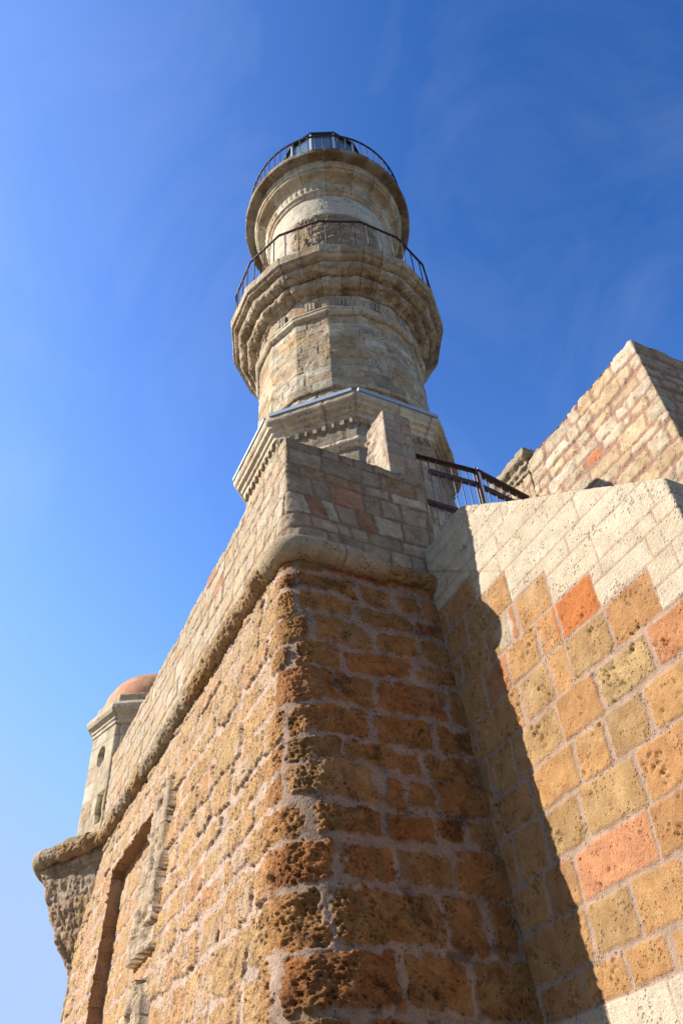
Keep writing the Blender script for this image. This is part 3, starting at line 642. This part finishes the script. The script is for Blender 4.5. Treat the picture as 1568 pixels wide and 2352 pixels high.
def ring_grid(prof, nsides, step_u, step_v, rot=0.0, rmean=1.8):
    """prof: [(vertex radius, z)...] bottom to top; nsides=0 for a circle"""
    q = []
    for a, b in zip(prof, prof[1:]):
        n = max(1, int(round(math.hypot(b[0]-a[0], b[1]-a[1])/step_v)))
        q += [(a[0]+(b[0]-a[0])*t/n, a[1]+(b[1]-a[1])*t/n) for t in range(n)]
    q.append(prof[-1]); q = np.array(q)
    if nsides:
        k = max(2, int(2*math.pi*rmean/nsides/step_u)); e = []
        for i in range(nsides):
            a0 = rot + 2*math.pi*i/nsides; a1 = rot + 2*math.pi*(i+1)/nsides
            for t in range(k):
                f = t/k; e.append((math.cos(a0)*(1-f)+math.cos(a1)*f, math.sin(a0)*(1-f)+math.sin(a1)*f))
    else:
        n = int(2*math.pi*rmean/step_u); e = [(math.cos(2*math.pi*i/n), math.sin(2*math.pi*i/n)) for i in range(n)]
    e = np.array(e); seg = np.linalg.norm(np.roll(e, -1, 0)-e, axis=1)*rmean; s = np.r_[0, np.cumsum(seg)[:-1]]
    P = np.stack([TX + e[:, 0][:, None]*q[:, 0][None], TY + e[:, 1][:, None]*q[:, 0][None], 0*e[:, :1]+q[:, 1][None]], -1)
    pl = np.r_[0, np.cumsum(np.hypot(*np.diff(q, axis=0).T))]
    U = s[:, None] + 0*P[..., 0]; V = P[..., 2].copy()
    return P, U, V, pl[None, :]+0*U, s[-1]+seg[-1]
def ring(name, prof, nsides, parent, pal, seed, beds=None, wmin=0.3, wmax=0.6, step_u=0.03, step_v=0.025, rot=0.0, rmean=1.8, usepl=False, mortar=MORTAR_GREY, mat=None, **kw):
    P, U, V, PL, tot = ring_grid(prof, nsides, step_u, step_v, rot, rmean)
    V2 = PL if usepl else V
    if beds is None: beds = [V2.min()-1, V2.max()+1]
    a = dict(joint=0.012, rough=0.01, pits=0.0, protr=0.004, inset=(0.004, 0.010), rad=0.01, bevel=0.014, warp=0.008, noisef=5, mort_noise=0.006); a.update(kw)
    Pd, Cd = masonry(P, U, V2, beds, wmin, wmax, seed, pal, mortar, closed=True, **a)
    return mesh_np(name, Pd, grid_quads(len(P), P.shape[1], closed=True), mat or M_tower, parent, Cd)
O8 = math.radians(22.5); O16 = math.radians(11.25)
PED = [(4, (0.68, 0.56, 0.40)), (3, (0.56, 0.43, 0.28)), (2, (0.50, 0.38, 0.22)), (2, (0.38, 0.32, 0.24))]
PALE = [(4, (0.80, 0.69, 0.53)), (3, (0.74, 0.61, 0.45)), (1, (0.64, 0.49, 0.32))]
# octagonal pedestal, the south-east sides dark with weathering
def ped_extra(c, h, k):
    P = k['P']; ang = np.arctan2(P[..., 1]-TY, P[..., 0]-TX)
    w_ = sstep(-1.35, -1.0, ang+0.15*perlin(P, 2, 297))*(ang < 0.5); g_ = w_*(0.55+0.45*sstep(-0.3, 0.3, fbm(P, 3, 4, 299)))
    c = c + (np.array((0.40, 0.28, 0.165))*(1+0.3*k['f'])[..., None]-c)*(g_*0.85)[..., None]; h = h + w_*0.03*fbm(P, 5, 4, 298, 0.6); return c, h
ring('pedestal', [(1.86, 6.9), (1.86, 11.92)], 8, lh, PED, 301, beds_from(6.8, 12.0, 0.25, 0.38, 7), 0.35, 0.7, rot=O8, rough=0.02, extra=ped_extra)
ring('pedestal_moulding', [(1.86, 11.12), (1.90, 11.14), (1.90, 11.19), (1.95, 11.23), (1.95, 11.29), (1.87, 11.33)], 8, lh, PALE, 303, wmin=0.6, wmax=1.0, rot=O8, step_v=0.02, usepl=True, extra=ped_extra)
ring('pedestal_cornice', [(1.85, 11.80), (1.91, 11.83), (1.91, 11.92), (1.95, 11.94), (1.97, 12.0), (2.03, 12.03), (2.04, 12.09), (2.08, 12.12), (2.10, 12.16), (2.10, 12.24), (2.06, 12.25), (1.5, 12.30)],
     8, lh, PALE, 305, wmin=0.5, wmax=0.8, rot=O8, step_v=0.015, usepl=True, joint=0.008, rough=0.006, extra=ped_extra)
# dentil blocks under the cornice
def oct_pt(ang, r): return (TX+r*math.cos(ang), TY+r*math.sin(ang))
for side in range(8):
    a0 = O8 + side*math.pi/4; a1 = a0+math.pi/4; na = (a0+a1)/2; nx_, ny_ = math.cos(na), math.sin(na); tx_, ty_ = -ny_, nx_
    if side not in (3, 4, 5, 6): continue
    p0 = oct_pt(a0, 1.86); p1 = oct_pt(a1, 1.86); L_ = math.hypot(p1[0]-p0[0], p1[1]-p0[1])
    nd = 9
    for j in range(nd):
        f = (j+0.5)/nd; cx_ = p0[0]+(p1[0]-p0[0])*f; cy_ = p0[1]+(p1[1]-p0[1])*f
        b = MB(); hw = 0.028 + 0.008*math.sin(j*2.3+side)
        v = [(cx_+tx_*a*hw+nx_*d_, cy_+ty_*a*hw+ny_*d_, z_) for z_ in (11.70, 11.82) for d_ in (-0.02, 0.055) for a in (-1, 1)]
        b.add(v, [(0,2,3,1),(4,5,7,6),(0,1,5,4),(2,6,7,3),(0,4,6,2),(1,3,7,5)])
        o = b.build('dentil', M_tower, lh)
        a_ = o.data.color_attributes.new(name='Col', type='FLOAT_COLOR', domain='POINT')
        cc = (0.36+0.04*math.sin(j*1.7), 0.28, 0.185, 1)
        a_.data.foreach_set('color', list(cc)*8)
# grey edge strips on the cornice
def strip(a0, a1, f0, f1, w=0.05, h=0.075):
    p0 = Vector((*oct_pt(a0, 2.10), 12.29)); p1 = Vector((*oct_pt(a1, 2.10), 12.29)); d = p1-p0
    MB().bar(p0+d*f0, p0+d*f1, w, h).build('edge_strip', M_flash, lh)
strip(O8+math.pi/4*3, O8+math.pi/4*4, 0.0, 0.97)
strip(O8+math.pi/4*4, O8+math.pi/4*5, 0.04, 0.96)
strip(O8+math.pi/4*5, O8+math.pi/4*6, 0.03, 0.98)
strip(O8+math.pi/4*2, O8+math.pi/4*3, 0.0, 0.97)
# sixteen-sided shaft
def shaft_extra(c, h, k):
    P = k['P']; ang = np.arctan2(P[..., 1]-TY, P[..., 0]-TX)
    lowd = sstep(13.1, 12.8, P[..., 2]); c = c*(1-0.12*lowd)[..., None]; run = sstep(0.05, 0.5, fbm(P*np.array((1, 1, 0.16)), 5, 4, 316))*sstep(14.2, 15.2, P[..., 2]); c = c*(1-0.45*run)[..., None]
    yel = sstep(0.25, 0.6, fbm(P, 1.1, 4, 311))*sstep(12.9, 14.6, P[..., 2]); c = c + (np.array((0.46, 0.34, 0.15))-c)*(yel*0.55)[..., None]
    dk_ = sstep(0.15, 0.6, fbm(P*np.array((1, 1, 0.6)), 2.6, 5, 314, 0.7)); c = c + (np.array((0.36, 0.275, 0.18))-c)*(dk_*0.5)[..., None]
    wh = sstep(0.15, 0.5, fbm(P, 0.8, 3, 313))*sstep(-1.7, -1.2, ang)*(ang < 0.2); c = c + (np.array((0.60, 0.53, 0.44))-c)*(wh*0.8)[..., None]; h = h*(1-0.6*wh)
    return c, h
ring('shaft', [(1.70, 12.25), (1.69, 12.90), (1.70, 12.91), (1.70, 15.30)], 16, lh, TOWER, 307, beds_from(12.2, 15.4, 0.19, 0.25, 8), 0.34, 0.75, rot=O16, step_u=0.018, step_v=0.018,
     rough=0.016, protr=0.006, extra=shaft_extra, mottle=0.38, stain=0.2, joint=0.014, bevel=0.008, inset=(0.002, 0.006), shv=0.16, mortar=np.array((0.47, 0.37, 0.255)))
ring('string_course', [(1.70, 12.86), (1.735, 12.88), (1.735, 12.93), (1.70, 12.97)], 16, lh, PED, 309, rot=O16, step_v=0.015, usepl=True)
ring('shaft_moulding', [(1.69, 15.16), (1.74, 15.17), (1.78, 15.21), (1.79, 15.26), (1.77, 15.31), (1.79, 15.33), (1.79, 15.37), (1.72, 15.40)], 16, lh, PALE, 315, wmin=0.5, wmax=0.8, rot=O16, step_v=0.012, usepl=True)
ring('frieze', [(1.72, 15.36), (1.72, 15.90)], 16, lh, TOWER, 317, [15.3, 15.44, 15.72, 15.95], 0.2, 0.4, rot=O16, rough=0.02)
for side in range(16):
    na = math.radians(22.5*side); rr = 1.72*math.cos(O16); b = MB()
    nx_, ny_ = math.cos(na), math.sin(na); tx_, ty_ = -ny_, nx_
    for j in (-1, 0, 1):
        cx_ = TX+nx_*rr+tx_*j*0.075; cy_ = TY+ny_*rr+ty_*j*0.075
        v = [(cx_+tx_*a*0.026+nx_*d_, cy_+ty_*a*0.026+ny_*d_, z_) for z_ in (15.44, 15.72) for d_ in (-0.02, 0.05) for a in (-1, 1)]
        b.add(v, [(0,2,3,1),(4,5,7,6),(0,1,5,4),(2,6,7,3),(0,4,6,2),(1,3,7,5)])
    o = b.build('triglyph', M_tower, lh); a_ = o.data.color_attributes.new(name='Col', type='FLOAT_COLOR', domain='POINT')
    a_.data.foreach_set('color', [0.36, 0.285, 0.19, 1]*24)
# lower gallery: two big rolls and a slab
def roll(z0, z1, r0, r1, n=8):
    out = []
    for i in range(n+1):
        t = i/n*math.pi; out.append((r0 + (r1-r0)*(i/n)**2 + 0.72*(z1-z0)*math.sin(t)**0.8, z0+(z1-z0)*(1-math.cos(t))/2))
    return out
GAL = [(4, (0.62, 0.50, 0.36)), (3, (0.54, 0.41, 0.27)), (1, (0.42, 0.31, 0.20)), (2, (0.68, 0.58, 0.44))]
def gal_extra(c, h, k):
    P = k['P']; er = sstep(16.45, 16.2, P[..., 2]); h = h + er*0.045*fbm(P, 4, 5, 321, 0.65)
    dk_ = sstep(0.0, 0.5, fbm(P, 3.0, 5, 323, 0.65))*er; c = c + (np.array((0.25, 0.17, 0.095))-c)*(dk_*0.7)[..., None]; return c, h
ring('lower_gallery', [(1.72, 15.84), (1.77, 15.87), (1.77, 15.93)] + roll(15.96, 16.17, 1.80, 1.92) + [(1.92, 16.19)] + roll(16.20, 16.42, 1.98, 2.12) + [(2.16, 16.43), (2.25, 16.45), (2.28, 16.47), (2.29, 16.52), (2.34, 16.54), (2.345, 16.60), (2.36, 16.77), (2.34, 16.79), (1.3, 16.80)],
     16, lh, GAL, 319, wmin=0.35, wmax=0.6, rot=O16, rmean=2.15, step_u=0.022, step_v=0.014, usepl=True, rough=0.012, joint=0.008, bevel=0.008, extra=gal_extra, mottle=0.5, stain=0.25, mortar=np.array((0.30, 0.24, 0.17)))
def ring_rail(name, r, zb, zt, nsides, per, closed_round=False, w=0.02, h=0.055):
    b = MB(); pts = []
    n = nsides if nsides else 66
    rot = O16 if nsides == 16 else 0
    for i in range(n): a = rot+2*math.pi*i/n; pts.append(Vector((TX+r*math.cos(a), TY+r*math.sin(a), zt)))
    for i in range(n): b.bar(pts[i], pts[(i+1) % n], 0.04, 0.042)
    o = b.build(name, M_iron, lh)
    if nsides:
        b = MB()
        for i in range(n):
            q0 = pts[i].copy(); q1 = pts[(i+1) % n].copy(); q0.z = q1.z = zb+0.04; b.bar(q0, q1, 0.03, 0.015)
        b.build('bottom_rail', M_iron, lh)
    first = None
    for i in range(n):
        for j in range(per):
            p = pts[i].lerp(pts[(i+1) % n], (j+0.5)/per)
            if nsides == 0 and i % 1: continue
            if first is None:
                t = MB().tube((0, 0, zb-zt), (0, 0, 0), 0.0145, 6).build('baluster', M_iron, None, True); first = t
            else:
                t = first.copy(); C.objects.link(t)
            t.parent = o; t.location = p
    return o
ring_rail('gallery_railing', 2.29, 16.79, 17.87, 16, 3)
# upper drum
def drum_extra(c, h, k):
    P = k['P']; z = P[..., 2]; ang = np.arctan2(P[..., 1]-TY, P[..., 0]-TX)
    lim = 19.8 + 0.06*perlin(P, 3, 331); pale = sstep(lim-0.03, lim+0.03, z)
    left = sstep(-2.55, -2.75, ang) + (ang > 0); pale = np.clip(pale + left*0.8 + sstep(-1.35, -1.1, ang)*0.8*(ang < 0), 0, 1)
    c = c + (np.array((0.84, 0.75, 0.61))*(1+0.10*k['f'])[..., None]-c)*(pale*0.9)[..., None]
    h = h*(1-0.75*pale) + (1-pale)*0.04*fbm(P, 6, 5, 333, 0.65); return c, h
ring('upper_drum', [(1.50, 16.8), (1.50, 20.80)], 0, lh, [(4, (0.50, 0.38, 0.24)), (3, (0.46, 0.34, 0.20)), (2, (0.40, 0.30, 0.20)), (1, (0.54, 0.46, 0.36))], 329,
     beds_from(16.8, 20.85, 0.16, 0.24, 9), 0.16, 0.45, rmean=1.5, step_u=0.02, step_v=0.02, rough=0.02, protr=0.015, inset=(0.004, 0.02), extra=drum_extra, mortar=np.array((0.38, 0.30, 0.22)))
def eggs(c, h, k):
    P = k['P']; ang = np.arctan2(P[..., 1]-TY, P[..., 0]-TX); z = P[..., 2]
    b = ((z > 20.88) & (z < 21.06)); h = h + b*0.022*np.abs(np.sin(ang*34))
    br = sstep(0.2, 0.5, fbm(P, 1.5, 3, 341))*b; h = h - br*0.03; return c, h
cove = [(1.60 + 0.20*(1-math.cos(t)), 21.08+0.26*math.sin(t)) for t in [math.pi/2*i/10 for i in range(11)]]
ring('upper_cornice', [(1.50, 20.72), (1.54, 20.75), (1.55, 20.80), (1.60, 20.84), (1.61, 20.87), (1.59, 20.90), (1.63, 21.05), (1.60, 21.07)] + cove + [(1.84, 21.35), (1.87, 21.38), (1.87, 21.42), (1.84, 21.44), (1.90, 21.46), (1.93, 21.62), (1.95, 21.70)],
     0, lh, PALE, 339, wmin=0.4, wmax=0.7, rmean=1.8, step_u=0.022, step_v=0.012, usepl=True, joint=0.004, bevel=0.006, rough=0.006, extra=eggs, mottle=0.3, stain=0.2, mortar=np.array((0.42, 0.36, 0.28)))
def slab_extra(c, h, k):
    P = k['P']; h = h + 0.02*fbm(P, 5, 4, 347); dk_ = sstep(-0.1, 0.25, fbm(P, 2.0, 4, 345)); c = c + (np.array((0.24, 0.14, 0.08))-c)*(dk_*0.7)[..., None]; return c, h
ring('gallery_slab', [(1.90, 21.68), (2.13, 21.70), (2.17, 21.72), (2.18, 21.87), (2.16, 21.885), (0.5, 21.89)], 0, lh, [(3, (0.42, 0.32, 0.22)), (2, (0.50, 0.42, 0.32)), (2, (0.34, 0.24, 0.15))], 343,
     wmin=0.32, wmax=0.5, rmean=2.1, step_u=0.025, step_v=0.02, usepl=True, extra=slab_extra, mortar=np.array((0.5, 0.44, 0.35)), bevel=0.03)
ring_rail('lantern_railing', 2.06, 21.88, 22.96, 0, 1)
# lantern
lant = MB(); nL = 12; RL = 1.22; la = [math.radians(15+30*i+4) for i in range(nL)]
pt = lambda a, r, z: Vector((TX+r*math.cos(a), TY+r*math.sin(a), z))
base_ = MB()
for i in range(nL): base_.bar(pt(la[i], RL, 22.2), pt(la[(i+1) % nL], RL, 22.2), 0.10, 0.66)
lroom = base_.build('lantern_room', M_mull, lh)
for i in range(nL):
    a, b2 = la[i], la[(i+1) % nL]
    MB().tube(pt(a, RL, 22.4), pt(a, RL, 25.30), 0.04, 8).build('mullion', M_mull, lroom)
    MB().bar(pt(a, RL-0.03, 23.85), pt(b2, RL-0.03, 23.85), 0.012, 2.8).build('glass_pane', M_glass, lroom)
    MB().bar(pt(a, RL, 23.9), pt(b2, RL, 23.9), 0.04, 0.03).build('glazing_bar', M_mull, lroom)
rf = MB(); ring0 = [pt(a, RL+0.06, 25.28) for a in la]; ring1 = [pt(a, RL+0.06, 25.36) for a in la]; apex = pt(0, 0.0, 26.1)
nb = len(ring0); rf.add(ring0+ring1+[apex, pt(0, 0, 25.25)], [(i, (i+1) % nb, nb+(i+1) % nb, nb+i) for i in range(nb)] + [(nb+i, nb+(i+1) % nb, 2*nb) for i in range(nb)] + [((i+1) % nb, i, 2*nb+1) for i in range(nb)])
rf.build('roof', M_dark, lroom)
ln = MB()
for i in range(8): ln.tube((TX, TY, 22.8+i*0.2), (TX, TY, 22.97+i*0.2), 0.42-0.03*abs(i-3.5), 16)
ln.build('lens', M_glass, lroom, True)

# ------------------------------------------------------------------ corner turret with its corbel
cxT, cyT = 2.76, 12.885
tur = thing('domed_turret', (cxT, cyT, 4.3), 'small octagonal stone sentry turret with a terracotta dome and an oval window', 'turret')
def oct_ring(name, prof, parent, pal, seed, beds, rot, mat, nsides=8, step_u=0.02, step_v=0.02, rmean=0.9, wmin=0.3, wmax=0.5, usepl=False, mortar=MORTAR_GREY, **kw):
    global TX, TY
    sx, sy = TX, TY; TX, TY = cxT, cyT
    try: return ring(name, prof, nsides, parent, pal, seed, beds, wmin, wmax, step_u, step_v, rot, rmean, usepl, mortar, mat, **kw)
    finally: TX, TY = sx, sy
RT = math.radians(174.5)
TUR = [(4, (0.66, 0.55, 0.40)), (3, (0.61, 0.49, 0.34)), (2, (0.69, 0.60, 0.46))]
def win(c, h, k):
    # oval loophole in the face towards the sea
    P = k['P']; a = RT + math.radians(22.5); n = np.array([math.cos(a), math.sin(a)]); t = np.array([-n[1], n[0]])
    q = P[..., :2] - np.array([cxT, cyT]); uu = q@t; on = (q@n) > 0.5
    rr = np.hypot((uu-0.02)/0.11, (P[..., 2]-8.02)/0.17); hole = (rr < 1) & on
    h = np.where(hole, -0.30, h); c = np.where(hole[..., None], c*0.8, c)
    # niche low down towards the parapet
    n2 = on & (np.abs(uu-0.24) < 0.09) & (np.abs(P[..., 2]-7.1) < 0.24); h = np.where(n2, h-0.06, h); c = np.where(n2[..., None], np.array((0.42, 0.30, 0.13)), c)
    lowr = sstep(7.5, 7.2, P[..., 2]); h = h + lowr*0.018*fbm(P, 6, 4, 353); c = c + (np.array((0.46, 0.33, 0.20))-c)*(lowr*sstep(0, 0.5, fbm(P, 2, 3, 355)))[..., None]*0.6
    return c, h
oct_ring('turret_body', [(0.94, 6.4), (0.94, 8.52)], tur, TUR, 351, beds_from(6.4, 8.6, 0.27, 0.34, 12), RT, M_wall, extra=win, joint=0.006, inset=(0.003, 0.008), rough=0.005)
oct_ring('turret_cornice', [(0.94, 8.46), (0.965, 8.48), (0.965, 8.53), (0.99, 8.55), (0.99, 8.59), (1.02, 8.62), (1.06, 8.64), (1.09, 8.70), (1.09, 8.76), (1.05, 8.82), (0.96, 8.84)], tur, TUR, 357, None, RT, M_wall, step_v=0.01, usepl=True, joint=0.005, rough=0.004)
oct_ring('turret_drum', [(0.94, 8.82), (0.94, 9.02), (0.80, 9.04)], tur, TUR, 359, None, RT, M_wall, usepl=True, joint=0.005)
dome = [(0.86*math.cos(t), 9.02+0.74*math.sin(t)) for t in [math.pi/2*i/28 for i in range(29)]]
def ring_plain(name, prof, cx_, cy_, n, mat, parent):
    a = np.arange(n)*2*math.pi/n; q = np.array(prof)
    P = np.stack([cx_+np.cos(a)[:, None]*q[:, 0][None], cy_+np.sin(a)[:, None]*q[:, 0][None], 0*a[:, None]+q[:, 1][None]], -1)
    N = grid_normals(P, True); P = P + N*(0.006*fbm(P, 5, 3, 361))[..., None]
    st_ = fbm(np.stack([np.cos(a)[:, None]*3+0*P[..., 0], np.sin(a)[:, None]*3+0*P[..., 0], P[..., 2]*0.6], -1), 2.2, 4, 371); c = np.array((0.78, 0.40, 0.25))*(1+0.3*fbm(P, 4, 4, 373))[..., None]
    c = c + (np.array((0.86, 0.62, 0.46))-c)*(sstep(0.0, 0.5, st_)*0.7)[..., None]; c = c*(1-0.35*sstep(0.2, 0.6, -st_))[..., None]
    return mesh_np(name, P, grid_quads(n, len(q), closed=True), mat, parent, c)
ring_plain('dome', dome, cxT, cyT, 96, M_wall, tur)
def corb_extra(c, h, k):
    P = k['P']; h = h + 0.03*fbm(P, 5, 5, 365, 0.6) - 0.02*(1-sstep(0.1, 0.5, worley(P, 16, 7))); c = c + (np.array((0.33, 0.24, 0.14))-c)*(sstep(-0.1, 0.5, fbm(P, 2.4, 4, 367))*0.6)[..., None]; return c, h
plan = [(0.5, -1.05), (0.5, 1.25), (-0.60, 1.25), (-1.22, 0.62), (-1.40, 0.05), (-0.80, -0.93), (-0.66, -1.05), (0.5, -1.05)]
plan = plan[::1]
_, cxy = path_xy(plan, 0.02); cxy = cxy[:-1]
prof = [(0.73, 4.35), (0.73, 4.90), (0.85, 5.14), (0.99, 5.33), (1.04, 5.50), (1.15, 5.68), (1.23, 5.92), (1.33, 6.14), (1.36, 6.25), (1.34, 6.42), (0.9, 6.45)]
pq = []
for a_, b_ in zip(prof, prof[1:]):
    n_ = max(1, int(round(math.hypot(b_[0]-a_[0], b_[1]-a_[1])/0.018))); pq += [(a_[0]+(b_[0]-a_[0])*t/n_, a_[1]+(b_[1]-a_[1])*t/n_) for t in range(n_)]
pq.append(prof[-1]); pq = np.array(pq)
P = np.stack([cxT+cxy[:, 0][:, None]*pq[:, 0][None]/1.40, cyT+cxy[:, 1][:, None]*pq[:, 0][None]/1.40, 0*cxy[:, :1]+pq[:, 1][None]], -1)
U = np.arange(len(cxy))[:, None]*0.02 + 0*P[..., 0]; V = P[..., 2].copy()
sgn = np.sign((grid_normals(P, True)[..., 0]*(P[..., 0]-cxT)).sum())
Pd, Cd = masonry(P, U, V, [4, 4.7, 5.05, 5.42, 5.8, 6.12, 6.6], 0.3, 0.55, 363, [(3, (0.56, 0.40, 0.23)), (2, (0.60, 0.48, 0.35)), (2, (0.58, 0.42, 0.30))], MORTAR, closed=True,
                 joint=0.014, inset=(0.01, 0.04), rad=0.04, warp=0.03, bevel=0.02, mottle=0.5, extra=corb_extra, side=sgn)
mesh_np('corbel', Pd, grid_quads(len(cxy), P.shape[1], closed=True, flip=bool(sgn < 0)), M_scarp, tur, Cd)

# ------------------------------------------------------------------ ground and sea
g = MB(); g.box(-60, 60, -60, 16, -0.5, 0); o = g.build('ground', M_ground); tag(o, None, None, kind='structure')
w = MB(); w.add([(-3000, -3000, -0.6), (3000, -3000, -0.6), (3000, 3000, -0.6), (-3000, 3000, -0.6)], [(0, 1, 2, 3)]); o = w.build('water', M_water); tag(o, None, None, kind='structure')
